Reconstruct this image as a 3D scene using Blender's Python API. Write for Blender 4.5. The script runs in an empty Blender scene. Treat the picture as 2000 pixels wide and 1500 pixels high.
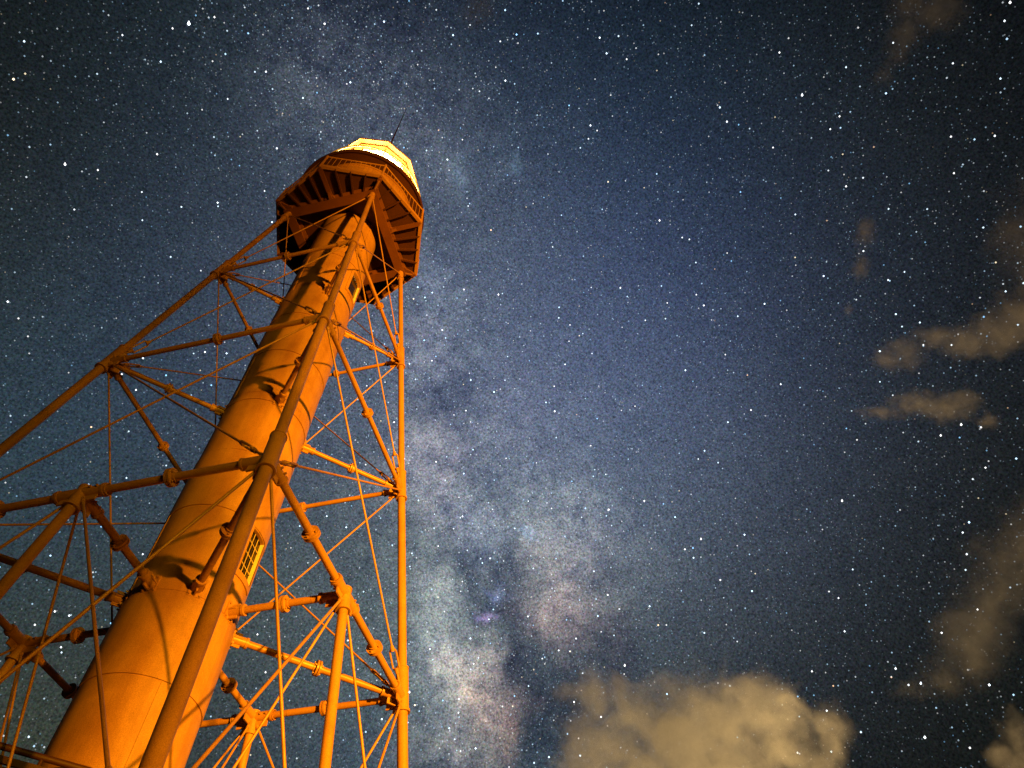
import bpy, bmesh, math, random
import numpy as np
from mathutils import Vector, Matrix

random.seed(7)
rng = np.random.default_rng(11)
scene = bpy.context.scene
COL = scene.collection

# ------------------------------------------------------------------ camera
RIGHT = Vector((0.853063, -0.521647, 0.012934))
UP = Vector((-0.432383, -0.692777, 0.577152))
BACK = Vector((-0.29211, -0.497939, -0.816534))
cam_data = bpy.data.cameras.new("camera")
cam_data.sensor_width = 36.0
cam_data.lens = 26.885
cam_data.clip_start = 0.1
cam_data.clip_end = 30000.0
cam = bpy.data.objects.new("camera", cam_data)
COL.objects.link(cam)
cam.matrix_world = Matrix(((RIGHT.x, UP.x, BACK.x, -0.7427),
                           (RIGHT.y, UP.y, BACK.y, -12.8658),
                           (RIGHT.z, UP.z, BACK.z, 1.6),
                           (0, 0, 0, 1)))
scene.camera = cam

# ------------------------------------------------------------------ exposure
scene.view_settings.view_transform = 'Standard'
scene.view_settings.look = 'None'
scene.view_settings.exposure = 0.0
scene.view_settings.gamma = 1.0
scene.cycles.max_bounces = 6
scene.cycles.volume_bounces = 0
scene.cycles.volume_step_rate = 0.6
scene.cycles.volume_max_steps = 128
scene.cycles.sample_clamp_indirect = 4.0


def azel(az, el):
    a, e = math.radians(az), math.radians(el)
    return Vector((math.sin(a) * math.cos(e), math.cos(a) * math.cos(e), math.sin(e)))


# ------------------------------------------------------------------ night sky
# all positions are azimuth / elevation in degrees; sizes are angular radii
AIRGLOW = [
    (-36.7, 67.9, (0.00638, 0.01111, 0.01400)),
    (-10.1, 78.6, (0.00087, 0.00059, 0.00593)),
    (7.6, 69.9, (0.00544, 0.01230, 0.02856)),
    (51.5, 70.4, (0.00105, 0.00790, 0.01526)),
    (81.0, 62.8, (0.00439, 0.00490, 0.00371)),
    (-22.5, 45.8, (0.01004, 0.01006, 0.00060)),
    (-8.4, 53.4, (0.00000, 0.00542, 0.02563)),
    (15.1, 59.4, (0.05635, 0.07061, 0.09365)),
    (45.3, 59.8, (0.00001, 0.00379, 0.04768)),
    (69.7, 54.4, (0.00015, 0.00102, 0.00000)),
    (84.5, 47.0, (0.00000, 0.00022, 0.00191)),
    (-14.4, 38.4, (0.01023, 0.02729, 0.05481)),
    (-0.5, 44.1, (0.00000, 0.00000, 0.00164)),
    (19.2, 48.3, (0.00563, 0.01193, 0.05263)),
    (42.1, 48.6, (0.04390, 0.06369, 0.11595)),
    (76.5, 39.4, (0.00339, 0.00357, 0.00167)),
    (21.6, 37.5, (0.05968, 0.07709, 0.05497)),
    (40.1, 37.7, (0.01713, 0.02209, 0.02538)),
    (-3.0, 23.4, (0.02622, 0.03202, 0.01920)),
    (23.3, 27.8, (0.00000, 0.01291, 0.06444)),
    (65.3, 24.2, (0.00253, 0.00306, 0.00121)),
]
NEBULA = [
    (17.00, 61.18, 1.13, (0.03, 0.04, 0.06)),
    (18.21, 56.29, 1.45, (0.05, 0.055, 0.07)),
    (21.21, 49.26, 1.71, (0.09, 0.09, 0.095)),
    (22.46, 46.15, 1.59, (0.07, 0.075, 0.08)),
    (26.72, 44.75, 1.21, (0.05, 0.06, 0.085)),
    (28.46, 42.78, 0.98, (0.03, 0.04, 0.06)),
    (23.53, 40.14, 1.67, (0.05, 0.06, 0.06)),
    (24.38, 37.71, 1.65, (0.07, 0.085, 0.085)),
    (25.24, 34.66, 1.62, (0.1, 0.13, 0.13)),
    (27.14, 33.91, 1.15, (0.22, 0.19, 0.14)),
    (28.48, 31.98, 1.27, (0.2, 0.16, 0.115)),
    (30.09, 31.21, 0.77, (0.15, 0.095, 0.06)),
    (25.67, 31.05, 1.40, (0.06, 0.08, 0.08)),
    (26.70, 28.88, 1.55, (0.05, 0.045, 0.04)),
    (35.69, 40.43, 2.04, (0.07, 0.06, 0.055)),
    (34.05, 38.50, 1.55, (0.11, 0.08, 0.065)),
    (36.34, 36.70, 1.27, (0.06, 0.045, 0.04)),
    (38.42, 42.86, 2.43, (0.04, 0.05, 0.055)),
    (33.38, 45.24, 2.08, (0.045, 0.055, 0.055)),
    (28.69, 37.75, 0.29, (0.28, 0.2, 0.42)),
    (29.40, 39.37, 0.33, (0.08, 0.13, 0.25)),
    (32.65, 43.03, 0.34, (0.08, 0.13, 0.18)),
    (32.80, 28.46, 0.28, (0.18, 0.35, 0.5)),
    (19.03, 70.65, 0.73, (0.03, 0.055, 0.075)),
    (28.64, 71.56, 0.44, (0.03, 0.06, 0.08)),
    (26.00, 49.43, 0.38, (0.06, 0.05, 0.07)),
    (24.78, 47.08, 0.34, (0.06, 0.05, 0.055)),
    (-8.51, 69.79, 2.65, (0.012, 0.015, 0.019)),
    (-1.80, 72.94, 2.48, (0.01, 0.012, 0.016)),
    (12.57, 70.51, 2.19, (0.02, 0.024, 0.03)),
    (-19.67, 72.12, 2.56, (0.01, 0.013, 0.019)),
    (31.13, 51.68, 2.68, (0.02, 0.02, 0.03)),
]
DUST = [
    (21.53, 53.52, 1.07, 0.50),
    (25.96, 42.30, 0.97, 0.55),
    (27.64, 40.38, 1.19, 0.45),
    (31.13, 35.89, 2.00, 0.60),
    (32.44, 31.56, 1.59, 0.60),
    (30.52, 33.85, 1.08, 0.50),
    (22.35, 51.67, 0.69, 0.30),
    (38.45, 35.41, 1.44, 0.50),
    (30.38, 38.67, 1.47, 0.45),
    (39.61, 40.61, 0.92, 0.40),
    (27.03, 39.10, 0.81, 0.40),
    (21.22, 44.35, 0.83, 0.30),
    (-18.06, 75.49, 2.04, 0.35),
    (22.52, 48.62, 0.53, 0.30),
    (35.58, 32.18, 1.24, 0.60),
]
BAND = [(19.4, 58.0, 3.4), (21.9, 48.6, 4.2), (25.6, 39.6, 4.4), (26.9, 31.1, 4.6), (34.8, 42.3, 4.5), (3.8, 69.3, 4.0), (-18.9, 72.8, 4.1)]
BRIGHT = [(-34.93, 66.31, 5.0), (85.43, 66.41, 3.2), (28.09, 61.46, 3.0), (35.85, 52.73, 3.2), (25.11, 54.94, 2.6), (19.70, 55.98, 2.4), (74.28, 69.64, 2.6), (48.29, 72.85, 2.8), (55.85, 64.97, 2.8), (40.86, 45.14, 2.6), (49.33, 42.07, 2.8), (40.57, 34.34, 3.2), (62.16, 50.81, 2.6), (62.60, 41.90, 2.8), (74.52, 43.14, 2.8), (72.65, 43.15, 2.6), (60.72, 27.03, 3.4), (61.99, 29.90, 2.6), (60.83, 31.09, 2.6), (58.46, 34.01, 2.4), (59.01, 36.08, 2.2), (60.97, 37.53, 2.0), (69.24, 36.01, 2.4), (55.06, 32.15, 2.2), (55.13, 29.70, 2.4), (54.49, 27.38, 2.2), (52.22, 27.67, 2.0), (67.85, 32.85, 1.8), (60.99, 56.45, 2.2), (-28.80, 54.85, 3.0), (-32.48, 63.51, 2.4), (-23.82, 59.54, 2.4), (-13.15, 65.35, 2.6), (-40.74, 57.37, 2.2), (-5.04, 32.07, 2.4), (-21.78, 57.09, 1.8), (-14.29, 59.72, 1.8), (-26.47, 56.10, 2.0), (-10.77, 62.52, 2.0), (-19.56, 55.75, 1.8), (-3.42, 30.33, 2.2), (-4.03, 32.14, 2.4), (-5.72, 30.98, 2.0), (-3.21, 30.07, 1.8), (-1.50, 37.10, 2.2), (-5.75, 41.09, 2.0), (-2.38, 25.33, 2.0), (-0.03, 27.34, 1.6), (9.48, 34.46, 2.4), (11.02, 32.27, 2.4), (92.28, 65.40, 2.0), (99.04, 60.22, 1.8), (99.78, 57.44, 2.0), (104.93, 59.08, 2.0), (86.64, 63.67, 2.2), (94.86, 55.61, 2.2), (77.05, 65.23, 2.0), (84.59, 63.53, 2.2), (97.99, 63.90, 1.8), (106.74, 59.34, 2.6), (80.89, 60.04, 2.4), (83.03, 59.72, 1.8), (89.74, 55.90, 2.0), (82.56, 57.09, 2.0), (77.49, 53.44, 2.0), (79.27, 53.24, 1.8), (84.59, 48.43, 2.0), (77.21, 49.99, 2.2), (78.08, 47.69, 2.2), (76.16, 48.66, 2.0), (70.91, 48.02, 1.8), (75.65, 42.42, 2.2), (32.80, 28.46, 2.2), (22.61, 32.47, 3.2), (26.74, 31.42, 2.0), (32.41, 33.27, 2.0), (31.09, 44.13, 2.4), (49.37, 58.41, 2.0), (52.96, 59.18, 1.8), (47.14, 72.02, 2.0), (49.50, 72.39, 1.6), (57.11, 59.03, 2.0), (58.72, 61.19, 2.0), (41.08, 47.75, 1.8), (40.97, 45.17, 1.8), (45.64, 52.39, 1.8), (35.96, 54.61, 2.0), (29.82, 56.88, 1.6), (38.76, 59.08, 1.8), (40.44, 58.33, 1.6), (38.40, 57.88, 1.6), (41.35, 56.77, 1.6), (18.83, 45.40, 2.0), (22.72, 44.78, 1.6), (-34.04, 67.91, 2.2), (-26.66, 73.28, 2.0), (-37.36, 62.45, 1.8), (-35.39, 65.29, 2.0), (-23.81, 67.96, 1.8), (-23.36, 65.42, 1.8), (8.29, 38.58, 1.6)]
CLOUDS = [
    ('tan cloud with a ragged top lit by town lights, largest and lowest in the sky', 0.8,
     [(609, 788, 642, 44.2, 33.1), (669, 773, 630, 62.6, 47.9), (737, 756, 616, 81.0, 73.6), (790, 717, 621, 81.0, 73.6), (834, 676, 630, 58.9, 51.6), (853, 643, 643, 23.6, 33.1), (713, 816, 588, 95.7, 51.6), (817, 774, 576, 125.2, 73.6), (891, 697, 597, 70.0, 44.2), (933, 647, 612, 33.1, 44.2), (627, 845, 601, 44.2, 47.9), (663, 833, 595, 58.9, 51.6), (732, 721, 639, 66.3, 36.8), (788, 672, 649, 44.2, 29.5)]),
    ('long tan cloud with a curled tip reaching in from the right edge', 0.5,
     [(1045, 313, 1266, 38.2, 26.1), (1073, 288, 1271, 38.2, 36.2), (1107, 233, 1292, 60.3, 26.1), (1165, 212, 1284, 62.3, 38.2), (1214, 168, 1294, 65.3, 50.2), (1244, 111, 1318, 70.3, 62.3)]),
    ('flat faint brown cloud hanging under the long curled cloud', 0.36,
     [(1139, 341, 1215, 70.3, 26.1), (1185, 320, 1211, 62.3, 34.1), (1083, 393, 1203, 60.3, 14.1), (1208, 290, 1222, 38.2, 20.1), (1265, 297, 1197, 30.1, 18.1)]),
    ('dim brown cloud against the upper half of the right edge', 0.19,
     [(1155, 7, 1413, 55.2, 95.4), (1220, 34, 1373, 80.3, 110.5), (1155, -51, 1448, 60.3, 70.3)]),
    ('dim ragged cloud streak slanting down along the lower right edge', 0.17,
     [(1238, 409, 893, 65.3, 74.0), (1235, 453, 868, 65.3, 69.6), (1230, 502, 840, 65.3, 65.3), (1232, 546, 812, 65.3, 60.9), (1230, 593, 784, 65.3, 39.2), (1194, 642, 767, 52.2, 17.4), (1242, 357, 924, 69.6, 69.6)]),
    ('small dim cloud cut by the lower right corner', 0.4,
     [(1370, 603, 728, 30.5, 43.5), (1404, 633, 698, 52.2, 43.5), (1361, 638, 710, 26.1, 30.5)]),
    ('dim brown cloud trailing down from the top edge near the right corner', 0.4,
     [(780, -187, 1665, 42.2, 60.3), (796, -148, 1636, 34.1, 50.2), (800, -108, 1610, 30.1, 34.1), (798, -68, 1587, 22.1, 26.1), (831, -209, 1660, 60.3, 50.2)]),
    ('small faint rust brown puff of cloud above the long curled cloud', 0.3,
     [(922, 217, 1369, 20.1, 32.1), (900, 167, 1406, 22.1, 34.1), (936, 290, 1319, 12.1, 13.1)]),
    ('very faint brown haze patch at the top edge above the lantern', 0.3,
     [(63, 247, 1657, 45.2, 45.2), (65, 279, 1637, 30.1, 25.1)]),
]


class Nodes:
    """small helper for writing shader graphs"""

    def __init__(self, tree):
        self.t = tree
        tree.nodes.clear()

    def new(self, kind, **kw):
        n = self.t.nodes.new(kind)
        for k, v in kw.items():
            setattr(n, k, v)
        return n

    def link(self, a, b):
        self.t.links.new(a, b)

    def put(self, sock, val):
        if isinstance(val, bpy.types.NodeSocket):
            self.link(val, sock)
        elif val is not None:
            sock.default_value = val

    def math(self, op, a, b=None, c=None, clamp=False):
        n = self.new("ShaderNodeMath", operation=op, use_clamp=clamp)
        self.put(n.inputs[0], a)
        self.put(n.inputs[1], b)
        self.put(n.inputs[2], c)
        return n.outputs[0]

    def vmath(self, op, a, b=None, s=None):
        n = self.new("ShaderNodeVectorMath", operation=op)
        self.put(n.inputs[0], a)
        if b is not None:
            self.put(n.inputs[1], b)
        if s is not None:
            self.put(n.inputs[3], s)
        return n.outputs[1] if op in ('DOT_PRODUCT', 'LENGTH') else n.outputs[0]

    def noise(self, vec, scale, detail=2.0, rough=0.5, dist=0.0, out=0):
        n = self.new("ShaderNodeTexNoise")
        self.put(n.inputs['Vector'], vec)
        n.inputs['Scale'].default_value = scale
        n.inputs['Detail'].default_value = detail
        n.inputs['Roughness'].default_value = rough
        n.inputs['Distortion'].default_value = dist
        return n.outputs[out]

    def gauss(self, d, centre, sigma):
        dot = self.vmath('DOT_PRODUCT', d, tuple(centre))
        k = 1.0 / math.radians(sigma) ** 2
        return self.math('EXPONENT', self.math('MULTIPLY_ADD', dot, k, -k))


world = bpy.data.worlds.new("World")
scene.world = world
world.use_nodes = True
N = Nodes(world.node_tree)
tc = N.new("ShaderNodeTexCoord").outputs['Generated']
d0 = N.vmath('NORMALIZE', tc)
warp = N.vmath('SUBTRACT', N.noise(d0, 9.0, 5.0, 0.62, 0.0, 1), (0.5, 0.5, 0.5))
d1 = N.vmath('NORMALIZE', N.vmath('ADD', d0, N.vmath('SCALE', warp, s=0.16)))
total = None


def accumulate(col):
    global total
    total = col if total is None else N.vmath('ADD', total, col)


for az, el, a in AIRGLOW:
    accumulate(N.vmath('SCALE', (a[0] * 1.25, a[1] * 1.15, a[2] * 0.97), s=N.gauss(d0, azel(az, el), 9.5)))
accumulate((0.0016, 0.0022, 0.0030))
accumulate(N.vmath('SCALE', (0.015, 0.019, 0.027), s=N.gauss(d0, azel(48, 55), 15.0)))
for az, el, sg, a in NEBULA:
    accumulate(N.vmath('SCALE', (1.48 * a[0], 1.28 * a[1], 1.30 * a[2]), s=N.gauss(d1, azel(az, el), sg * 1.12)))
# unresolved star clouds and dust, strongest along the galactic band
band = None
for az, el, sg in BAND:
    g = N.gauss(d1, azel(az, el), sg)
    band = g if band is None else N.math('ADD', band, g)
band = N.math('MINIMUM', N.math('MULTIPLY', band, 1.1), 1.0)
puffs = N.noise(d0, 16.0, 7.0, 0.62, 0.4)
fine = N.noise(d0, 60.0, 4.0, 0.6, 0.2)
mod = N.math('ADD', N.math('MULTIPLY_ADD', puffs, 2.2, -1.05), N.math('MULTIPLY_ADD', fine, 3.0, -1.45))
mod = N.math('MULTIPLY', mod, N.math('MULTIPLY_ADD', band, 0.50, 0.14))
mod = N.math('MAXIMUM', N.math('ADD', mod, 1.0), 0.55)
for az, el, sg, a in DUST:
    g = N.gauss(d1, azel(az, el), sg)
    mod = N.math('MULTIPLY', mod, N.math('MULTIPLY_ADD', g, -a * 0.75, 1.0))
lane = N.new("ShaderNodeCombineXYZ")
N.link(N.math('POWER', mod, 1.08), lane.inputs[0])
N.link(mod, lane.inputs[1])
N.link(N.math('POWER', mod, 0.72), lane.inputs[2])
total = N.vmath('MULTIPLY', total, lane.outputs[0])
# the faintest unresolved stars
grain_c = N.vmath('SUBTRACT', N.noise(d0, 430.0, 1.0, 0.6, 0.0, 1), (0.5, 0.5, 0.5))
grain = N.math('MULTIPLY_ADD', N.noise(d0, 380.0, 2.0, 0.7), 2.8, -0.4)
tint = N.vmath('MULTIPLY_ADD', grain_c, (0.9, 0.7, 0.9))
tint.node.inputs[2].default_value = (1, 1, 1)
total = N.vmath('MULTIPLY', total, tint)
total = N.vmath('SCALE', total, s=N.math('MAXIMUM', grain, 0.25))
bg = N.new("ShaderNodeBackground")
N.link(total, bg.inputs['Color'])
bg.inputs['Strength'].default_value = 0.92
wo = N.new("ShaderNodeOutputWorld")
N.link(bg.outputs[0], wo.inputs['Surface'])
world.cycles.sampling_method = 'MANUAL'
world.cycles.sample_map_resolution = 256


# ------------------------------------------------------------------ lamps
def spot(name, loc, target, energy, color, cone, blend, radius):
    li = bpy.data.lights.new(name, 'SPOT')
    li.energy = energy
    li.color = color
    li.spot_size = math.radians(cone)
    li.spot_blend = blend
    li.shadow_soft_size = radius
    o = bpy.data.objects.new(name, li)
    COL.objects.link(o)
    o.location = loc
    o.rotation_euler = (Vector(target) - Vector(loc)).to_track_quat('-Z', 'Y').to_euler()
    return o


# sodium floodlight standing some 52 m off behind the viewer; its beam is tall and narrow
FLOOD = Vector((13.4, -51.5, 2.6))
f1 = spot("floodlight", FLOOD, (8.0, 0.0, 14.0), 535000.0, (1.0, 0.395, 0.012), 30.5, 1.0, 0.7)
f1.scale = (1.0, 2.1, 1.0)
# a second, yellower lamp on a taller post, aimed to the right of the tower
spot("floodlight", (5.0, -54.0, 12.0), (8.5, 0.0, 13.5), 50000.0, (1.0, 0.62, 0.016), 32.0, 1.0, 2.5)
# the lamps of the town glowing up onto the undersides of the clouds
spot("town_glow", (860, 640, 2), (1000, 900, 760), 7.8e7, (1.0, 0.64, 0.22), 110.0, 0.7, 60.0)
spot("town_glow", (1150, 120, 2), (1190, 330, 1150), 5.2e7, (1.0, 0.64, 0.29), 120.0, 0.7, 60.0)


# ------------------------------------------------------------------ materials
def principled(name, color, rough=0.5, metallic=0.0, spec=0.5):
    m = bpy.data.materials.new(name)
    m.use_nodes = True
    n = Nodes(m.node_tree)
    p = n.new("ShaderNodeBsdfPrincipled")
    p.inputs['Base Color'].default_value = (*color, 1)
    p.inputs['Roughness'].default_value = rough
    p.inputs['Metallic'].default_value = metallic
    p.inputs['Specular IOR Level'].default_value = spec
    o = n.new("ShaderNodeOutputMaterial")
    n.link(p.outputs[0], o.inputs['Surface'])
    return m, n, p


def painted_iron(name, color, worn, rough, scale, bump):
    m, n, p = principled(name, color, rough)
    co = n.new("ShaderNodeTexCoord").outputs['Object']
    big = n.noise(co, scale, 6.0, 0.65, 0.3)
    tiny = n.noise(co, 85.0, 3.0, 0.75)
    mix = n.new("ShaderNodeMix", data_type='RGBA')
    ramp = n.new("ShaderNodeValToRGB")
    ramp.color_ramp.elements[0].position = 0.36
    ramp.color_ramp.elements[1].position = 0.66
    mp = n.vmath('MULTIPLY', co, (4.0, 4.0, 0.35))
    streak = n.noise(mp, 1.0, 5.0, 0.7)
    n.link(n.math('ADD', n.math('MULTIPLY', big, 0.62), n.math('MULTIPLY', streak, 0.38)), ramp.inputs[0])
    n.link(ramp.outputs[0], mix.inputs[0])
    mix.inputs[6].default_value = (*color, 1)
    mix.inputs[7].default_value = (*worn, 1)
    sp = n.new("ShaderNodeMix", data_type='RGBA', blend_type='MULTIPLY')
    sp.inputs[0].default_value = 1.0
    n.link(mix.outputs[2], sp.inputs[6])
    v = n.math('MULTIPLY_ADD', tiny, 1.9, 0.05)
    cb = n.new("ShaderNodeCombineColor")
    for i in range(3):
        n.link(v, cb.inputs[i])
    n.link(cb.outputs[0], sp.inputs[7])
    n.link(sp.outputs[2], p.inputs['Base Color'])
    n.link(n.math('MULTIPLY_ADD', big, 0.25, rough - 0.12), p.inputs['Roughness'])
    bp = n.new("ShaderNodeBump")
    bp.inputs['Strength'].default_value = bump
    bp.inputs['Distance'].default_value = 0.01
    n.link(n.math('ADD', big, n.math('MULTIPLY', tiny, 0.3)), bp.inputs['Height'])
    n.link(bp.outputs[0], p.inputs['Normal'])
    return m


IRON = painted_iron("brown_painted_iron", (0.45, 0.225, 0.065), (0.33, 0.145, 0.04), 0.42, 1.7, 0.25)
PLATE = painted_iron("brown_painted_plate", (0.50, 0.25, 0.075), (0.27, 0.115, 0.034), 0.50, 0.9, 0.35)
DECK = painted_iron("brown_deck_shaded", (0.075, 0.020, 0.007), (0.05, 0.014, 0.005), 0.6, 1.2, 0.3)  # deck brown darkened, the gallery underside's shade put into the colour
BEAM = painted_iron("brown_beam_shaded", (0.17, 0.058, 0.017), (0.12, 0.038, 0.012), 0.55, 1.5, 0.3)  # beams darkened too, shade under the gallery put into the brown
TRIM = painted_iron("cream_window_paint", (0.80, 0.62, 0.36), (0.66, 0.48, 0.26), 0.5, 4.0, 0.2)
PANE, _, _ = principled("dark_window_glass", (0.015, 0.012, 0.01), 0.12)
CEIL = painted_iron("pale_lantern_paint", (0.85, 0.80, 0.62), (0.78, 0.70, 0.5), 0.6, 3.0, 0.1)
GLASS = bpy.data.materials.new("lantern_glass")
GLASS.use_nodes = True
g = Nodes(GLASS.node_tree)
gt = g.new("ShaderNodeBsdfTransparent")
gg = g.new("ShaderNodeBsdfGlossy")
gg.inputs['Roughness'].default_value = 0.15
gm = g.new("ShaderNodeMixShader")
gm.inputs[0].default_value = 0.03
g.link(gt.outputs[0], gm.inputs[1])
g.link(gg.outputs[0], gm.inputs[2])
go = g.new("ShaderNodeOutputMaterial")
g.link(gm.outputs[0], go.inputs['Surface'])
LAMP = bpy.data.materials.new("lit_lens")
LAMP.use_nodes = True
g = Nodes(LAMP.node_tree)
ge = g.new("ShaderNodeEmission")
ge.inputs['Color'].default_value = (1.0, 0.78, 0.27, 1)
ge.inputs['Strength'].default_value = 190.0
go = g.new("ShaderNodeOutputMaterial")
g.link(ge.outputs[0], go.inputs['Surface'])


# ------------------------------------------------------------------ mesh helpers
class MB:
    """collects shapes and links them as one mesh object"""

    def __init__(self):
        self.v, self.f = [], []

    def add(self, verts, faces):
        b = len(self.v)
        self.v += [tuple(v) for v in verts]
        self.f += [tuple(i + b for i in f) for f in faces]

    def tube(self, a, b, r, r2=None, seg=16, caps=True):
        a, b = Vector(a), Vector(b)
        r2 = r if r2 is None else r2
        z = (b - a).normalized()
        x = z.orthogonal().normalized()
        y = z.cross(x)
        vs = []
        for p, rr in ((a, r), (b, r2)):
            for i in range(seg):
                t = 2 * math.pi * i / seg
                vs.append(p + x * (rr * math.cos(t)) + y * (rr * math.sin(t)))
        fs = [(i, (i + 1) % seg, seg + (i + 1) % seg, seg + i) for i in range(seg)]
        if caps:
            fs += [tuple(range(seg))[::-1], tuple(range(seg, 2 * seg))]
        self.add(vs, fs)

    def box(self, c, ax, ay, az, hx, hy, hz):
        c, ax, ay, az = Vector(c), Vector(ax).normalized(), Vector(ay).normalized(), Vector(az).normalized()
        vs = [c + ax * (sx * hx) + ay * (sy * hy) + az * (sz * hz) for sz in (-1, 1) for sy in (-1, 1) for sx in (-1, 1)]
        self.add(vs, [(0, 2, 3, 1), (4, 5, 7, 6), (0, 1, 5, 4), (2, 6, 7, 3), (0, 4, 6, 2), (1, 3, 7, 5)])

    def bar(self, a, b, w, h, up=(0, 0, 1)):
        """box of width w and height h running from a to b"""
        a, b = Vector(a), Vector(b)
        x = (b - a).normalized()
        y = Vector(up).cross(x).normalized()
        self.box((a + b) / 2, x, y, x.cross(y), (b - a).length / 2, w / 2, h / 2)

    def lathe(self, prof, seg=48, a0=0.0, closed=False, axis=(0, 0)):
        n = len(prof)
        vs, fs = [], []
        for i in range(seg):
            t = a0 + 2 * math.pi * i / seg
            for r, z in prof:
                vs.append((axis[0] + r * math.sin(t), axis[1] - r * math.cos(t), z))
        for i in range(seg):
            j = (i + 1) % seg
            for k in range(n if closed else n - 1):
                k2 = (k + 1) % n
                fs.append((i * n + k, j * n + k, j * n + k2, i * n + k2))
        self.add(vs, fs)

    def ring(self, prof, seg=8, a0=0.0):
        self.lathe(prof, seg, a0, True)

    def build(self, name, mat, parent=None, sharp=35.0):
        me = bpy.data.meshes.new(name)
        me.from_pydata(self.v, [], self.f)
        bm = bmesh.new()
        bm.from_mesh(me)
        bmesh.ops.recalc_face_normals(bm, faces=bm.faces)
        bm.to_mesh(me)
        bm.free()
        me.polygons.foreach_set("use_smooth", [True] * len(me.polygons))
        me.set_sharp_from_angle(angle=math.radians(sharp))
        me.materials.append(mat)
        o = bpy.data.objects.new(name, me)
        COL.objects.link(o)
        if parent:
            o.parent = parent
        return o


def tag(o, label=None, cat=None, group=None, kind=None):
    for k, v in (("label", label), ("category", cat), ("group", group), ("kind", kind)):
        if v:
            o[k] = v
    return o


# ------------------------------------------------------------------ ground
def make_ground():
    m, n, p = principled("sandy_grass", (0.12, 0.10, 0.06), 0.95)
    co = n.new("ShaderNodeTexCoord").outputs['Object']
    r = n.new("ShaderNodeValToRGB")
    r.color_ramp.elements[0].color = (0.02, 0.024, 0.010, 1)
    r.color_ramp.elements[1].color = (0.10, 0.085, 0.05, 1)
    n.link(n.noise(co, 0.25, 8.0, 0.65), r.inputs[0])
    n.link(r.outputs[0], p.inputs['Base Color'])
    b = MB()
    b.lathe([(0.001, 0), (20, 0), (80, -0.1), (400, -0.4), (5000, -2)], 64)
    tag(b.build("ground", m), kind="structure")


make_ground()


def make_shade_pine():
    """feathery pine standing between the floodlight and the tower, outside the view"""
    x0, y0 = 6.93, -34.6
    lf, _a, _b = principled("pine_foliage", (0.05, 0.08, 0.03), 0.8)
    bk, _a, _b = principled("pine_bark", (0.16, 0.11, 0.07), 0.9)
    root = bpy.data.objects.new("shade_pine", None)  # added out of view, its crown keeps floodlight off the left legs
    COL.objects.link(root)
    root.location = (x0, y0, 0)
    tag(root, "unseen feathery pine added between floodlight and tower to shade its left side", "tree")
    t = MB()
    t.tube((0, 0, -0.2), (0.1, 0, 6), 0.2, 0.13, 12)
    t.tube((0.1, 0, 6), (0.05, 0.1, 12), 0.13, 0.03, 12)
    for q in range(26):
        z = 2.0 + q * 0.38
        a = q * 2.4
        ln = 1.7 * math.sqrt(max(0.05, 1 - ((z - 6.6) / 6.2) ** 2))
        t.tube((0.08, 0, z), (ln * math.cos(a), ln * math.sin(a), z + 0.5), 0.035, 0.01, 6)
    t.build("trunk", bk, root)
    c = MB()
    n = 0
    while n < 2300:
        p = Vector((random.uniform(-1, 1), random.uniform(-1, 1), random.uniform(-1, 1)))
        if p.length > 1:
            continue
        n += 1
        c0 = Vector((p.x * 2.1, p.y * 2.1, 6.6 + p.z * 6.0))
        a = Vector((random.gauss(0, 1), random.gauss(0, 1), random.gauss(0, 0.6))).normalized()
        b = a.orthogonal().normalized()
        c.add([c0 - a * .28, c0 + b * .11, c0 + a * .28, c0 - b * .11], [(0, 1, 2, 3)])
    c.build("crown", lf, root)


make_shade_pine()

# ------------------------------------------------------------------ lighthouse
tower = bpy.data.objects.new("lighthouse", None)
COL.objects.link(tower)
tag(tower, "brown iron skeleton lighthouse with glowing lantern and octagonal gallery, floodlit orange against the stars", "lighthouse")

LEVEL = [26.0, 20.96, 15.71, 10.27, 4.45]
R_CYL = 0.98
DIR = {'N': (0, -1), 'R': (1, 0), 'B': (0, 1), 'L': (-1, 0)}
for a_, b_ in ('NR', 'RB', 'LB', 'NL'):
    DIR[a_ + b_] = tuple((DIR[a_][i] + DIR[b_][i]) / 2 for i in (0, 1))
FACES = [('N', 'R'), ('R', 'B'), ('B', 'L'), ('L', 'N')]
MID = {('N', 'R'): 'NR', ('R', 'B'): 'RB', ('B', 'L'): 'LB', ('L', 'N'): 'NL'}


def half_diag(z):
    return 2.1133 + 0.14972 * (26.0 - z)


def node(k, z):
    r = half_diag(z)
    return Vector((DIR[k][0] * r, DIR[k][1] * r, z))


def shaft_point(k, z, r=R_CYL):
    return Vector((*DIR[k], 0)).normalized() * r + Vector((0, 0, z))


LEG_R = [0.078, 0.084, 0.094, 0.104, 0.108]     # per tier, top to bottom
STRUT_R = [0.0, 0.052, 0.058, 0.066, 0.066]
LINKS = {}                                      # (leg, level) -> directions of struts and rods that meet there


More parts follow.
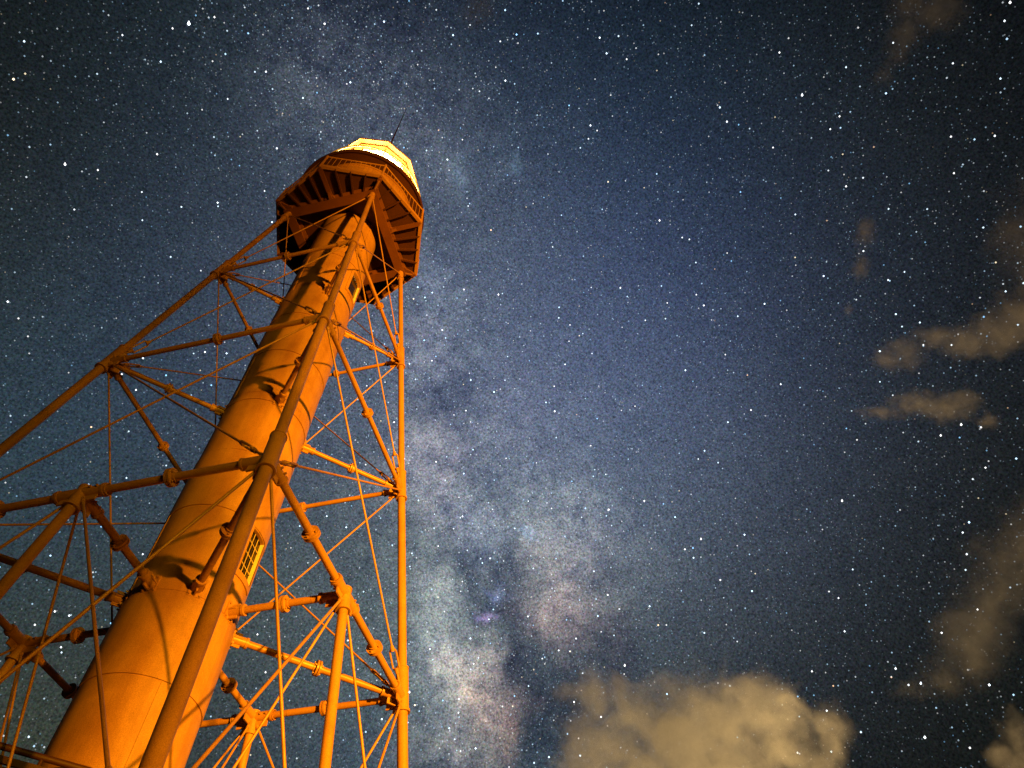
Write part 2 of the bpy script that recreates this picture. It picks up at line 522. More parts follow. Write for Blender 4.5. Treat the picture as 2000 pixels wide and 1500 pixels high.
def strut(a, b, r, ka, kb, i, shoe=False):
    """compression pipe with a bolted flange at mid length"""
    d = (b - a).normalized()
    m = MB()
    m.tube(a, b, r, seg=20)
    # faint weld / clamp rings
    for t in (0.27, 0.76):
        q = a.lerp(b, t)
        m.tube(q - d * 0.012, q + d * 0.012, r * 1.03, seg=20)
    s = m.build("strut", IRON, tower)
    f = MB()
    c = a.lerp(b, 0.515)
    x = d.orthogonal().normalized()
    y = d.cross(x)
    R = r * 2.25
    f.tube(c - d * 0.045, c - d * 0.008, R, seg=24)
    f.tube(c + d * 0.008, c + d * 0.045, R, seg=24)
    f.tube(c - d * 0.09, c + d * 0.09, r * 1.25, seg=20)
    for q in range(4):
        t = math.pi / 4 + q * math.pi / 2
        e = c + x * (R * .74 * math.cos(t)) + y * (R * .74 * math.sin(t))
        f.tube(e - d * 0.075, e + d * 0.075, 0.017, seg=6)
    f.build("flange", IRON, s)
    if shoe:
        h = MB()
        h.tube(b - d * 0.30, b - d * 0.02, r * 1.42, seg=20)
        h.tube(b - d * 0.31, b - d * 0.26, r * 1.62, seg=20)
        u = Vector((0, 0, 1))
        side = u.cross(d).normalized()
        h.box(b - d * 0.0, d, side, u, 0.02, 0.12, 0.16)
        h.box(b - d * 0.09, d, side, u, 0.09, 0.015, 0.15)
        h.box(b - d * 0.09, d, side, u, 0.09, 0.11, 0.015)
        for sy in (-1, 1):
            for sz in (-1, 1):
                e = b + side * (0.095 * sy) + u * (0.13 * sz)
                h.tube(e - d * 0.05, e, 0.02, seg=6)
        h.build("shoe", IRON, s)
    LINKS.setdefault((ka, i), []).append((d, r))
    if kb:
        LINKS.setdefault((kb, i), []).append((-d, r))


def rod(a, b, ka, ia, kb, ib, r=0.023):
    """tension rod from upper point a to lower point b with a turnbuckle near its lower end"""
    d = (b - a).normalized()
    p0, p1 = a + d * 0.20, b - d * 0.20
    m = MB()
    tb = b - d * 0.74
    hl = 0.21
    m.tube(p0, tb - d * (hl - 0.03), r, seg=12)
    m.tube(tb + d * (hl - 0.03), p1, r, seg=12)
    # forged eye at both ends
    for p, s in ((p0, -1), (p1, 1)):
        m.tube(p - d * 0.10 * s, p, r * 1.5, seg=12)
    s = m.build("tie_rod", IRON, tower)
    t = MB()
    x = d.cross(Vector((0, 0, 1))).normalized()
    w = 0.068
    for sg in (-1, 1):
        t.tube(tb + x * (w * sg) - d * (hl - 0.05), tb + x * (w * sg) + d * (hl - 0.05), 0.021, seg=8)
        e = tb + d * ((hl - 0.05) * sg)
        for k in (-1, 1):
            t.tube(e + x * (w * k), e + d * (0.06 * sg), 0.021, 0.032, seg=8)
        t.tube(e, e + d * (0.11 * sg), 0.048, 0.036, seg=10)
    t.build("turnbuckle", IRON, s)
    LINKS.setdefault((ka, ia), []).append((d, -1))
    if kb:
        LINKS.setdefault((kb, ib), []).append((-d, -1))


# compression struts round the tower and in to the stair shaft
for i in (1, 2):
    for ka, kb in FACES:
        strut(node(ka, LEVEL[i]), node(kb, LEVEL[i]), STRUT_R[i], ka, kb, i)
    for k in 'NRBL':
        strut(node(k, LEVEL[i]), shaft_point(k, LEVEL[i]), STRUT_R[i], k, None, i, True)
for i in (3, 4):
    for ka, kb in FACES:
        mk = MID[(ka, kb)]
        strut(node(ka, LEVEL[i]), node(mk, LEVEL[i]), STRUT_R[i], ka, mk, i)
        strut(node(kb, LEVEL[i]), node(mk, LEVEL[i]), STRUT_R[i], kb, mk, i)
    for k in DIR:
        if i == 3 or len(k) == 1:
            strut(node(k, LEVEL[i]), shaft_point(k, LEVEL[i]), STRUT_R[i], k, None, i, True)

# tension rods, crossed in every panel
TOPZ = [25.95] + LEVEL[1:]
for i in range(3):
    for ka, kb in FACES:
        for p, q in ((ka, kb), (kb, ka)):
            rod(node(p, TOPZ[i]), node(q, LEVEL[i + 1]), p, i, q, i + 1, 0.018 + 0.002 * i)
for ka, kb in FACES:
    mk = MID[(ka, kb)]
    for k in (ka, kb):
        rod(node(k, LEVEL[3]), node(mk, LEVEL[4]), k, 3, mk, 4, 0.024)
        rod(node(mk, LEVEL[3]), node(k, LEVEL[4]), mk, 3, k, 4, 0.024)
for k in ('NR', 'RB', 'LB', 'NL'):
    rod(node(k, LEVEL[3]), shaft_point(k, LEVEL[4] + 0.1), k, 3, None, 4, 0.022)


# legs with their cast joint sleeves
def joint(k, i, leg, r, along, lo, hi):
    p = node(k, LEVEL[i])
    m = MB()
    m.tube(p - along * lo, p + along * hi, r + 0.024, seg=28)
    m.tube(p - along * lo, p - along * (lo - 0.05), r + 0.046, seg=28)
    m.tube(p + along * (hi - 0.03), p + along * hi, r + 0.034, seg=28)
    for d, sr in LINKS.get((k, i), []):
        if sr > 0:
            m.tube(p, p + d * 0.46, sr * 1.34, seg=20)
            m.tube(p + d * 0.42, p + d * 0.46, sr * 1.55, seg=20)
            side = d.cross(along).normalized()
            m.box(p + d * 0.20 - along * 0.14, d, side, side.cross(d), 0.13, 0.014, 0.075)
            for t in (0.2, 0.32):
                e = p + d * t + side * (sr * 1.2)
                m.tube(e, e + side * 0.05, 0.02, seg=6)
        else:
            out = (d - along * d.dot(along)).normalized()
            side = out.cross(along).normalized()
            e = p + d * 0.17
            m.tube(e - side * 0.045, e + side * 0.045, 0.034, seg=10)
            m.bar(p + d * 0.02 + side * 0.028, e + d * 0.06 + side * 0.028, 0.016, 0.075, along)
            m.bar(p + d * 0.02 - side * 0.028, e + d * 0.06 - side * 0.028, 0.016, 0.075, along)
    m.build("joint_sleeve", IRON, leg)


def footing(k, leg):
    p = node(k, 0.0)
    m = MB()
    m.lathe([(0.001, -0.4), (0.55, -0.4), (0.50, 0.35), (0.46, 0.40), (0.001, 0.40)], 24, axis=(p.x, p.y))
    m.build("footing", CONC, leg)


CONC, _n, _p = principled("worn_concrete", (0.30, 0.28, 0.25), 0.9)
_n.link(_n.noise(_n.new("ShaderNodeTexCoord").outputs['Object'], 6.0, 6.0, 0.7), _p.inputs['Roughness'])

for k in 'NRBL':
    m = MB()
    zs = LEVEL + [0.3]
    for i in range(5):
        top = 26.35 if i == 0 else zs[i]
        m.tube(node(k, zs[i + 1]), node(k, top), LEG_R[i], seg=28)
    leg = m.build("leg", IRON, tower)
    along = (node(k, 20) - node(k, 10)).normalized()
    for i in range(1, 5):
        joint(k, i, leg, LEG_R[i], along, 0.30, 0.58 + 0.02 * i)
    # lugs under the gallery beams
    p = node(k, 25.95)
    j = MB()
    j.tube(p - along * 0.35, p + along * 0.1, LEG_R[0] + 0.022, seg=28)
    j.tube(p - along * 0.36, p - along * 0.32, LEG_R[0] + 0.035, seg=28)
    for d, sr in LINKS.get((k, 0), []):
        out = (d - along * d.dot(along)).normalized()
        side = out.cross(along).normalized()
        j.bar(p - along * 0.1, p + d * 0.26, 0.03, 0.09, along)
        j.tube(p + d * 0.17 - side * 0.04, p + d * 0.17 + side * 0.04, 0.03, seg=10)
    j.build("joint_sleeve", IRON, leg)
    footing(k, leg)
for (ka, kb), k in MID.items():
    m = MB()
    m.tube(node(k, 0.3), node(k, LEVEL[3]), 0.083, seg=28)
    leg = m.build("leg", IRON, tower)
    tag(leg, "shorter leg rising only to the strut between two main legs")
    along = (node(k, 20) - node(k, 10)).normalized()
    cross = (node(kb, 10) - node(ka, 10)).normalized()
    joint(k, 3, leg, 0.083, along, 0.36, 0.12)
    p = node(k, LEVEL[3])
    e = MB()
    e.tube(p - cross * 0.40, p + cross * 0.40, 0.098, seg=28)
    e.tube(p - cross * 0.42, p - cross * 0.38, 0.112, seg=28)
    e.tube(p + cross * 0.38, p + cross * 0.42, 0.112, seg=28)
    e.build("joint_sleeve", IRON, leg)
    joint(k, 4, leg, 0.083, along, 0.30, 0.6)
    footing(k, leg)


# ------------------------------------------------------------------ stair shaft with its two windows
WIN = [(33.0, 63.0, 11.08, 12.16), (31.0, 65.0, 21.92, 23.02)]      # angle from the front, z range


def make_shaft():
    seams = [4.2, 5.2, 6.9, 8.53, 10.15, 12.19, 13.86, 15.62, 15.90, 17.70, 19.28, 19.56, 21.06, 23.28, 25.0, 26.55]
    grooves = [t for s_ in seams[1:-1] for t in (s_ - 0.013, s_ + 0.013)]
    zb = sorted(set(seams + grooves + [w[2] for w in WIN] + [w[3] for w in WIN]))
    ang = sorted(set([float(a) for a in range(0, 360, 5)] + [w[0] for w in WIN] + [w[1] for w in WIN]))
    na = len(ang)
    m = MB()

    def P(a, r, z):
        t = math.radians(a)
        return (r * math.sin(t), -r * math.cos(t), z)

    prev_r = None
    for za, zc in zip(zb[:-1], zb[1:]):
        plate = max(i for i, s in enumerate(seams) if s <= za + 1e-6)
        r = R_CYL + (0.014 if plate % 2 else 0.0)
        if any(abs((za + zc) / 2 - s_) < 0.013 for s_ in seams[1:-1]):
            r = R_CYL - 0.010
        quads, verts = [], []
        for a in ang:
            verts += [P(a, r, za), P(a, r, zc)]
        for i in range(na):
            j = (i + 1) % na
            mid = (ang[i] + (ang[j] if j else 360.0)) / 2
            if any(w[0] < mid < w[1] and za >= w[2] - 1e-6 and zc <= w[3] + 1e-6 for w in WIN):
                continue
            quads.append((2 * i, 2 * j, 2 * j + 1, 2 * i + 1))
        m.add(verts, quads)
        if prev_r and abs(prev_r - r) > 1e-6:
            vs = []
            for a in ang:
                vs += [P(a, prev_r, za), P(a, r, za)]
            m.add(vs, [(2 * i, 2 * ((i + 1) % na), 2 * ((i + 1) % na) + 1, 2 * i + 1) for i in range(na)])
        prev_r = r
    m.lathe([(R_CYL - 0.01, 4.16), (R_CYL + 0.09, 4.16), (R_CYL + 0.09, 4.28), (R_CYL - 0.01, 4.28)], 72, closed=True)
    # staggered vertical lap seams, one per plate ring, with rivet-thin straps
    for i, (za, zc) in enumerate(zip(seams[1:-1], seams[2:])):
        if zc - za < 0.5:
            continue
        for a in ((i * 47) % 360 - 40, (i * 47) % 360 + 140):
            t = math.radians(a)
            if any(w[0] - 12 < (a % 360) < w[1] + 12 and za < w[3] and zc > w[2] for w in WIN):
                continue
            c = Vector((R_CYL * math.sin(t), -R_CYL * math.cos(t), (za + zc) / 2))
            n_ = Vector((math.sin(t), -math.cos(t), 0))
            m.box(c + n_ * 0.008, n_, Vector((0, 0, 1)).cross(n_), (0, 0, 1), 0.008, 0.045, (zc - za) / 2 - 0.01)
    s = m.build("stair_shaft", PLATE, tower, 25)
    return s


make_shaft()


def make_window(a0, a1, z0, z1, rows, cols):
    def P(a, r, z):
        t = math.radians(a)
        return Vector((r * math.sin(t), -r * math.cos(t), z))
    b = MB()
    ri, ro = R_CYL - 0.055, R_CYL + 0.016
    # lining of the opening: two jambs, head and sill
    jb = MB()
    for a, s, tgt in ((a0, 1, b), (a1, -1, jb)):  # only the right jamb goes pale, light put into its colour
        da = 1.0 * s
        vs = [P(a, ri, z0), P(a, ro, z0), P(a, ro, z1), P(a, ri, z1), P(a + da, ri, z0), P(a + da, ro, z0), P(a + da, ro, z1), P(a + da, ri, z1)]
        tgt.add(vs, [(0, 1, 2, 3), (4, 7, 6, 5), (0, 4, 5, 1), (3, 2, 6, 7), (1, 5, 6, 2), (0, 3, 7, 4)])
    steps = 8
    for z, s in ((z0, 1), (z1, -1)):
        for q in range(steps):
            u, v = a0 + 1.1 + (a1 - a0 - 2.2) * q / steps, a0 + 1.1 + (a1 - a0 - 2.2) * (q + 1) / steps
            zz = z + 0.03 * s
            vs = [P(u, ri, z), P(v, ri, z), P(v, ro, z), P(u, ro, z), P(u, ri, zz), P(v, ri, zz), P(v, ro, zz), P(u, ro, zz)]
            b.add(vs, [(0, 1, 2, 3), (4, 7, 6, 5), (0, 4, 5, 1), (3, 2, 6, 7)])
    w = b.build("window", PLATE, tower)
    tag(jb.build("jamb", TRIM, w), "right jamb coloured pale to look lit")
    # sash bars
    rs = ri + 0.02
    mt = MB()
    A, B = P(a0 + 1.0, rs, 0), P(a1 - 1.0, rs, 0)
    nrm = P((a0 + a1) / 2, 1, 0)
    for q in range(1, rows):
        z = z0 + (z1 - z0) * q / rows
        mt.bar(A + Vector((0, 0, z)), B + Vector((0, 0, z)), 0.011, 0.012)
    for q in range(1, cols):
        c = A.lerp(B, q / cols)
        mt.bar(c + Vector((0, 0, z0 + .03)), c + Vector((0, 0, z1 - .03)), 0.009, 0.01, nrm)
    if rows > 1:
        mt.build("sash_bars", TRIM, w)
    g = MB()
    c = (A + B) / 2 - nrm * 0.03 + Vector((0, 0, (z0 + z1) / 2))
    g.box(c, (B - A), nrm, (0, 0, 1), (B - A).length / 2, 0.006, (z1 - z0) / 2)
    g.build("pane", PANE, w)
    # raised plate round the opening
    f = MB()
    zs_ = [z0 - 0.12, z0, z1, z1 + 0.12]
    rr = R_CYL + 0.028
    al = [a0 - 5 + (a1 - a0 + 10) * q / 16 for q in range(17)]
    for q in range(16):
        for k in range(3):
            u, v = al[q], al[q + 1]
            if k == 1 and a0 - 0.1 < (u + v) / 2 < a1 + 0.1:
                continue
            f.add([P(u, rr, zs_[k]), P(v, rr, zs_[k]), P(v, rr, zs_[k + 1]), P(u, rr, zs_[k + 1])], [(0, 1, 2, 3)])
    for a in (al[0], al[-1]):
        f.add([P(a, R_CYL - .01, zs_[0]), P(a, rr, zs_[0]), P(a, rr, zs_[3]), P(a, R_CYL - .01, zs_[3])], [(0, 1, 2, 3)])
    for z in (zs_[0], zs_[3]):
        for q in range(16):
            f.add([P(al[q], R_CYL - .01, z), P(al[q + 1], R_CYL - .01, z), P(al[q + 1], rr, z), P(al[q], rr, z)], [(0, 1, 2, 3)])
    f.build("surround", PLATE, w)
    return w


make_window(*WIN[0], 4, 3)
make_window(*WIN[1], 1, 1)


# landing of the outside stair, built into the side of the shaft
def make_landing():
    b = MB()
    b.tube((-0.30, -0.96, 7.02), (-6.0, -0.96, 7.02), 0.045, seg=16)
    b.bar((-0.30, -0.96, 6.86), (-6.0, -0.96, 6.86), 0.05, 0.09)
    b.box((-3.2, 0.0, 6.78), (1, 0, 0), (0, 1, 0), (0, 0, 1), 2.6, 0.93, 0.02)
    b.tube((-0.30, 0.96, 7.02), (-6.0, 0.96, 7.02), 0.045, seg=16)
    for q in range(6):
        x = -0.95 - q * 0.95
        b.box((x, 0, 6.70), (1, 0, 0), (0, 1, 0), (0, 0, 1), 0.03, 0.93, 0.055)
        for y in (-0.96, 0.96):
            b.tube((x, y, 6.66), (x, y, 7.02), 0.025, seg=8)
    b.build("stair_landing", DECK, tower)


make_landing()


# ------------------------------------------------------------------ gallery, watch room and lantern
OCT = [math.radians(45 * q) for q in range(8)]
R_OCT = 2.68


def pol(a, r, z):
    return Vector((r * math.sin(a), -r * math.cos(a), z))


def make_gallery():
    # ring of four I-beams standing on the leg tops
    ap = 2.1133 / math.sqrt(2)
    prof = [(-.15, 26.0), (.15, 26.0), (.15, 26.05), (.03, 26.07), (.03, 26.40), (.13, 26.42), (.13, 26.46), (-.13, 26.46), (-.13, 26.42), (-.03, 26.40), (-.03, 26.07), (-.15, 26.05)]
    for q in range(4):
        a, c = math.radians(90 * q), math.radians(90 * q + 90)
        b = MB()
        n = len(prof)
        vs = [pol(t, (ap + d) * math.sqrt(2), z) for t in (a, c) for d, z in prof]
        b.add(vs, [(k, (k + 1) % n, n + (k + 1) % n, n + k) for k in range(n)])
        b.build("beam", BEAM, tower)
    # deck plate with a deep edge band
    b = MB()
    b.ring([(0.90, 26.50), (R_OCT - 0.01, 26.50), (R_OCT - 0.01, 26.57), (0.90, 26.57)], 8)
    deck = b.build("gallery_deck", DECK, tower)
    e = MB()
    e.ring([(R_OCT, 26.46), (R_OCT + 0.025, 26.46), (R_OCT + 0.025, 26.59), (R_OCT, 26.59)], 8)
    e.ring([(R_OCT - 0.08, 26.44), (R_OCT + 0.028, 26.44), (R_OCT + 0.028, 26.458), (R_OCT - 0.08, 26.458)], 8)
    e.build("edge_band", IRON, deck)
    # corner joists on all eight corners, three lighter joists on each side between them
    for q in range(8):
        a = OCT[q]
        r0 = 2.05 if q % 2 == 0 else ap - 0.05
        j = MB()
        j.bar(pol(a, r0, 26.43), pol(a, R_OCT - 0.02, 26.43), 0.07, 0.13)
        j.bar(pol(a, r0 - 0.0, 26.355), pol(a, R_OCT - 0.06, 26.355), 0.15, 0.03)
        p = pol(a, r0 + 0.12, 26.30)
        j.tube(p, p + Vector((0, 0, 0.12)), 0.12, seg=16)
        if q % 2 == 0:
            j.tube(pol(a, 2.12, 26.05), pol(a, R_OCT - 0.10, 26.33), 0.045, seg=12)
            j.tube(pol(a, R_OCT - 0.13, 26.27), pol(a, R_OCT - 0.13, 26.37), 0.075, seg=14)
        else:
            for t in (-0.10, 0.10):
                u = Vector((math.cos(a), math.sin(a), 0)) * t
                j.tube(pol(a, r0 + 0.24, 26.03) + u, pol(a, r0 + 0.24, 26.06) + u, 0.03, seg=6)
            j.bar(pol(a, r0 + 0.02, 26.18), pol(a, r0 + 0.34, 26.34), 0.10, 0.05)
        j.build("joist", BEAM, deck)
        a2 = OCT[(q + 1) % 8] if q < 7 else 2 * math.pi
        e0, e1 = pol(a, R_OCT - 0.01, 0), pol(a2, R_OCT - 0.01, 0)
        i0 = pol(a, 2.1133 + 0.02 if q % 2 == 0 else ap, 0)
        i1 = pol(a2, 2.1133 + 0.02 if q % 2 == 1 else ap, 0)
        for t in (0.25, 0.5, 0.75):
            p, s = i0.lerp(i1, t), e0.lerp(e1, t)
            d = (s - p).normalized()
            k = MB()
            k.bar(p - d * 0.1 + Vector((0, 0, 26.43)), s + Vector((0, 0, 26.43)), 0.014, 0.14)
            k.bar(p - d * 0.1 + Vector((0, 0, 26.362)), s - d * 0.08 + Vector((0, 0, 26.362)), 0.055, 0.012)
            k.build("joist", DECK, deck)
    # railing
    r = MB()
    zt = 27.55
    for q in range(8):
        a, c = OCT[q], OCT[q] + math.pi / 4
        p0, p1 = pol(a, R_OCT - 0.01, 26.60), pol(c, R_OCT - 0.01, 26.60)
        t0, t1 = pol(a, R_OCT - 0.06, zt), pol(c, R_OCT - 0.06, zt)
        r.tube(t0, t1, 0.024, seg=8)
        for s in range(1, 12):
            r.tube(p0.lerp(p1, s / 12), t0.lerp(t1, s / 12), 0.011, seg=6)
        r.tube(p0, t0, 0.04, seg=10)
        r.tube(t0, t0 + Vector((0, 0, 0.09)), 0.05, 0.03, seg=10)
        d = (t0 - p0)
        r.tube(pol(a, R_OCT + 0.01, 26.42), pol(a, R_OCT - 0.01, 26.9), 0.028, seg=8)
    r.build("railing", IRON, tower)


make_gallery()


def make_lantern():
    b = MB()
    b.lathe([(1.93, 26.57), (1.93, 26.80), (1.96, 26.80), (1.96, 26.86), (1.93, 26.86), (1.93, 28.50), (1.97, 28.50), (1.97, 28.61)], 64)
    b.build("watch_room", PLATE, tower)
    u = MB()
    u.lathe([(1.2, 28.60), (2.38, 28.60), (2.38, 28.56), (2.42, 28.56), (2.42, 28.75), (1.2, 28.75)], 72, closed=True)
    up = u.build("upper_gallery", DECK, tower)
    r = MB()
    for q in range(60):
        r.tube(pol(2 * math.pi * q / 60, 2.14, 30.0), pol(2 * math.pi * (q + 1) / 60, 2.14, 30.0), 0.03, seg=8)
    for q in range(10):
        a = 2 * math.pi * (q + 0.5) / 10
        r.tube(pol(a, 2.22, 28.75), pol(a, 2.14, 30.0), 0.014, seg=6)
    r.build("railing", CEIL, tower)
    a0 = math.radians(-7)
    base = MB()
    base.lathe([(1.46, 28.75), (1.46, 29.42), (1.50, 29.42), (1.50, 29.50), (1.30, 29.50), (1.30, 28.75)], 10, a0, True)
    base.build("lantern_base", PLATE, tower)
    fr = MB()
    gl = MB()
    for q in range(10):
        a, c = a0 + 2 * math.pi * q / 10, a0 + 2 * math.pi * (q + 1) / 10
        fr.tube(pol(a, 1.40, 29.50), pol(a, 1.40, 31.93), 0.028, seg=8)
        p, s = pol(a, 1.40, 29.5), pol(c, 1.40, 29.5)
        dz = Vector((0, 0, 2.43))
        n_ = pol((a + c) / 2, 1.0, 0) * 0.004
        gl.add([p + n_, s + n_, s + n_ + dz, p + n_ + dz, p - n_, s - n_, s - n_ + dz, p - n_ + dz], [(0, 1, 2, 3), (5, 4, 7, 6)])
    fr.build("lantern_frame", IRON, tower)
    gl.build("glazing", GLASS, tower)
    le = MB()
    le.lathe([(0.05, 29.7), (0.35, 29.75), (0.62, 30.0), (0.72, 30.6), (0.68, 31.3), (0.45, 31.65), (0.05, 31.75)], 32)
    le.build("lens", LAMP, tower)
    ped = MB()
    ped.lathe([(0.001, 28.76), (0.35, 28.76), (0.28, 29.68), (0.001, 29.68)], 24)
    ped.build("lens_pedestal", IRON, tower)
    ro = MB()
    ro.lathe([(1.34, 31.94), (1.45, 31.95), (1.59, 32.00), (1.61, 32.05), (1.76, 32.06), (1.80, 32.03), (1.82, 32.12), (1.2, 32.55), (0.45, 33.0), (0.28, 33.1), (0.28, 33.4), (0.001, 33.45)], 10, a0)
    roof = ro.build("lantern_roof", IRON, tower, 20)
    ce = MB()
    ce.lathe([(0.001, 31.97), (1.40, 31.94)], 10, a0)
    ce.build("ceiling", CEIL, roof)
    fi = MB()
    fi.lathe([(0.001, 33.40), (0.2, 33.45), (0.26, 33.65), (0.2, 33.85), (0.001, 33.95)], 20)
    fi.build("finial", IRON, roof)
    lr = MB()  # thin dark rod added in place of a shadow ray above the lantern
    lr.tube((0, 0, 33.9), (0, 0, 38.0), 0.040, 0.034, 8)
    lr.tube((0, 0, 38.0), (0, 0, 42.5), 0.034, 0.014, 8)
    lr.build("dark_ray_rod", DECK, roof)


make_lantern()


# ------------------------------------------------------------------ stars
def make_stars():
    D = 6000.0
    PX = 1.0 / 764.7                            # angle of about one thousandth of the view
    axis = -BACK
    pts, size, val = [], [], []
    bcs = [(azel(a, e), 1.0 / math.radians(s * 1.15) ** 2) for a, e, s in BAND]
    B = np.array([c[:] for c, _ in bcs])
    K = np.array([k for _, k in bcs])
    CEN = np.array(azel(33, 55)[:])
    n = 0
    tgt = 42000
    while n < tgt:
        q = rng.normal(size=(4000, 3))
        q /= np.linalg.norm(q, axis=1)[:, None]
        q = q[(q @ np.array(axis[:]) > math.cos(math.radians(50))) & (q[:, 2] > 0.1)]
        w = np.minimum(0.13 + 0.33 * np.exp((q @ CEN - 1) / math.radians(17) ** 2) + np.exp((q @ B.T - 1) * K).sum(1) * 0.55, 1.0)
        q = q[rng.random(len(q)) < w]
        pts.append(q)
        n += len(q)
    # open clusters
    for az, el, m, sg in ((20.75, 75.9, 45, 0.75), (37.0, 74.0, 40, 0.6), (24.6, 48.3, 25, 0.5), (27.1, 45.4, 40, 0.9)):
        c = np.array(azel(az, el)[:])
        q = c + rng.normal(size=(m, 3)) * math.radians(sg)
        pts.append(q / np.linalg.norm(q, axis=1)[:, None])
    P = np.vstack(pts)
    m = len(P)
    u = rng.random(m)
    mag = np.clip(0.080 * (u + 1e-5) ** -0.58, 0, 3.2)          # flux
    rad = np.clip(0.42 + 0.26 * np.log10(mag / 0.085), 0.42, 0.76)
    br = np.array([azel(a, e)[:] for a, e, _ in BRIGHT])
    P = np.vstack([P, br])
    rad = np.concatenate([rad, np.array([0.36 + 0.18 * s for _, _, s in BRIGHT]) * 0.92])
    mag = np.concatenate([mag, np.array([0.9 + 0.5 * s for _, _, s in BRIGHT])])
    m = len(P)
    tints = np.array([(0.50, 0.76, 1.0), (0.66, 0.85, 1.0), (0.85, 0.93, 1.0), (1.0, 1.0, 1.0), (1.0, 0.84, 0.55), (0.28, 0.62, 1.0), (1.0, 0.62, 0.35)])
    ti = rng.choice(len(tints), m, p=[0.26, 0.26, 0.20, 0.13, 0.04, 0.10, 0.01])
    ti[-len(BRIGHT):] = rng.choice([1, 2, 3], len(BRIGHT))
    col = tints[ti] * mag[:, None]
    pole = np.array(UP[:])
    t1 = pole - P * (P @ pole)[:, None]
    t1 /= np.linalg.norm(t1, axis=1)[:, None]
    t2 = np.cross(P, t1)
    cosv = P @ np.array(axis[:])
    r = rad * PX * D / cosv
    el = 1.0 + 0.25 * rng.random(m)
    el[-len(BRIGHT):] = 1.35 + 0.9 * rng.random(len(BRIGHT)) * (np.array([s for _, _, s in BRIGHT]) > 2.5)
    C0 = P * D
    V = np.empty((m, 6, 3), np.float32)
    V[:, 0] = C0 + t1 * (r * el)[:, None]
    V[:, 1] = C0 + t2 * r[:, None]
    V[:, 2] = C0 - t1 * r[:, None]
    V[:, 3] = C0 - t2 * r[:, None]
    V[:, 4] = C0 + P * r[:, None]
    V[:, 5] = C0 - P * r[:, None]
    F0 = np.array([(0, 1, 4), (1, 2, 4), (2, 3, 4), (3, 0, 4), (1, 0, 5), (2, 1, 5), (3, 2, 5), (0, 3, 5)])
    F = (F0[None] + 6 * np.arange(m)[:, None, None]).reshape(-1, 3)
    me = bpy.data.meshes.new("stars")
    me.vertices.add(m * 6)
    me.vertices.foreach_set("co", V.reshape(-1))
    me.loops.add(len(F) * 3)
    me.loops.foreach_set("vertex_index", F.reshape(-1).astype(np.int32))
    me.polygons.add(len(F))
    me.polygons.foreach_set("loop_start", np.arange(0, len(F) * 3, 3, dtype=np.int32))
    at = me.attributes.new("glow", 'FLOAT_COLOR', 'POINT')
    c4 = np.ones((m * 6, 4), np.float32)
    c4[:, :3] = np.repeat(col, 6, axis=0)
    at.data.foreach_set("color", c4.reshape(-1))
    me.update()
    me.validate()
    mt = bpy.data.materials.new("starlight")
    mt.use_nodes = True
    n_ = Nodes(mt.node_tree)
    a = n_.new("ShaderNodeAttribute", attribute_name="glow")
    e = n_.new("ShaderNodeEmission")
    n_.link(a.outputs['Color'], e.inputs['Color'])
    e.inputs['Strength'].default_value = 0.5
    o_ = n_.new("ShaderNodeOutputMaterial")
    tr = n_.new("ShaderNodeBsdfTransparent")
    ad = n_.new("ShaderNodeAddShader")
    n_.link(e.outputs[0], ad.inputs[0])
    n_.link(tr.outputs[0], ad.inputs[1])
    n_.link(ad.outputs[0], o_.inputs['Surface'])
    mt.cycles.emission_sampling = 'NONE'
    me.materials.append(mt)
    o = bpy.data.objects.new("stars", me)
    COL.objects.link(o)
    tag(o, "thousands of white and blue stars scattered over the night sky", "stars", None, "stuff")


make_stars()


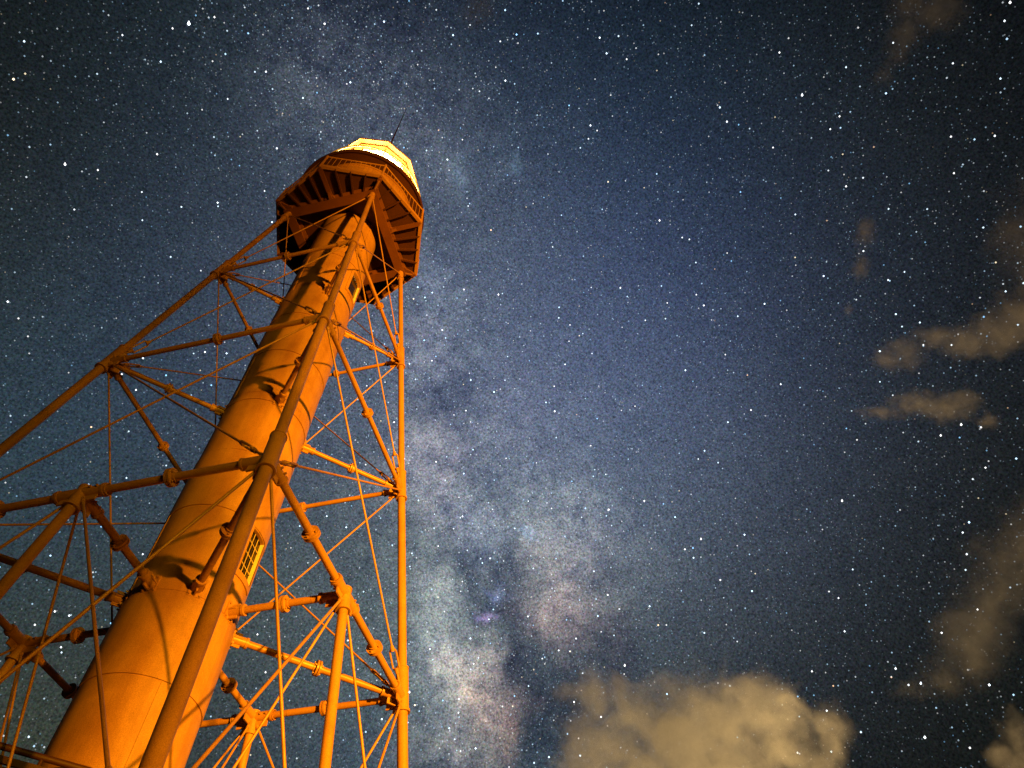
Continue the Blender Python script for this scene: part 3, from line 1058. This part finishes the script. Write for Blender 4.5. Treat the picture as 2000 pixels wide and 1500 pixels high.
# ------------------------------------------------------------------ clouds
def make_cloud(label, dens, lumps, idx):
    R3 = Matrix((RIGHT, UP, BACK))              # rows: local axes of a lump
    c0 = Vector((0, 0, 0))
    for x, y, z, a, b in lumps:
        c0 += Vector((x, y, z)) / len(lumps)
    bm = bmesh.new()
    for x, y, z, a, b in lumps:
        dp = 0.8 * min(a, b) + 0.2 * max(a, b)
        mat = Matrix.Translation(Vector((x, y, z)) - c0) @ R3.transposed().to_4x4() @ Matrix.Diagonal((a * 1.55, b * 1.55, dp * 1.55, 1))
        bmesh.ops.create_icosphere(bm, subdivisions=3, radius=1.0, matrix=mat)
    me = bpy.data.meshes.new("cloud")
    bm.to_mesh(me)
    bm.free()
    mt = bpy.data.materials.new("cloud_vapour")
    mt.use_nodes = True
    n = Nodes(mt.node_tree)
    co = n.new("ShaderNodeTexCoord").outputs['Object']
    rm = sum(min(l[3], l[4]) for l in lumps) / len(lumps)
    wv = n.vmath('SUBTRACT', n.noise(co, 0.9 / rm, 4.0, 0.6, 0.0, 1), (0.5, 0.5, 0.5))
    pw = n.vmath('ADD', co, n.vmath('SCALE', wv, s=1.7 * rm))
    best = None
    for x, y, z, a, b in lumps:
        dp = 0.8 * min(a, b) + 0.2 * max(a, b)
        q = n.vmath('SUBTRACT', pw, tuple(Vector((x, y, z)) - c0))
        cb = n.new("ShaderNodeCombineXYZ")
        for k, (ax, s) in enumerate(((RIGHT, a), (UP, b), (BACK, dp))):
            n.link(n.vmath('DOT_PRODUCT', q, tuple(ax / (s * 1.28))), cb.inputs[k])
        f = n.math('SUBTRACT', 1.0, n.vmath('LENGTH', cb.outputs[0]))
        best = f if best is None else n.math('SMOOTH_MAX', best, f, 0.35)
    fb = n.noise(pw, 1.05 / rm, 7.0, 0.58)
    sh = n.math('ADD', best, n.math('MULTIPLY_ADD', fb, 1.7, -1.0))
    dn = n.math('MULTIPLY', sh, 1.0, clamp=True)
    dn = n.math('MULTIPLY', n.math('POWER', dn, 1.6), 1.25 * dens / rm)
    v = n.new("ShaderNodeVolumePrincipled")
    v.inputs['Color'].default_value = (0.9, 0.88, 0.86, 1)
    v.inputs['Anisotropy'].default_value = 0.0
    n.link(dn, v.inputs['Density'])
    o_ = n.new("ShaderNodeOutputMaterial")
    n.link(v.outputs[0], o_.inputs['Volume'])
    me.materials.append(mt)
    o = bpy.data.objects.new("cloud", me)
    COL.objects.link(o)
    o.location = c0
    md = o.modifiers.new("merge", 'REMESH')
    md.mode = 'VOXEL'
    md.voxel_size = rm / 4.0
    tag(o, label, "cloud", "clouds lit by the town")


for i, (lab, dens, lumps) in enumerate(CLOUDS):
    make_cloud(lab, dens, lumps, i)
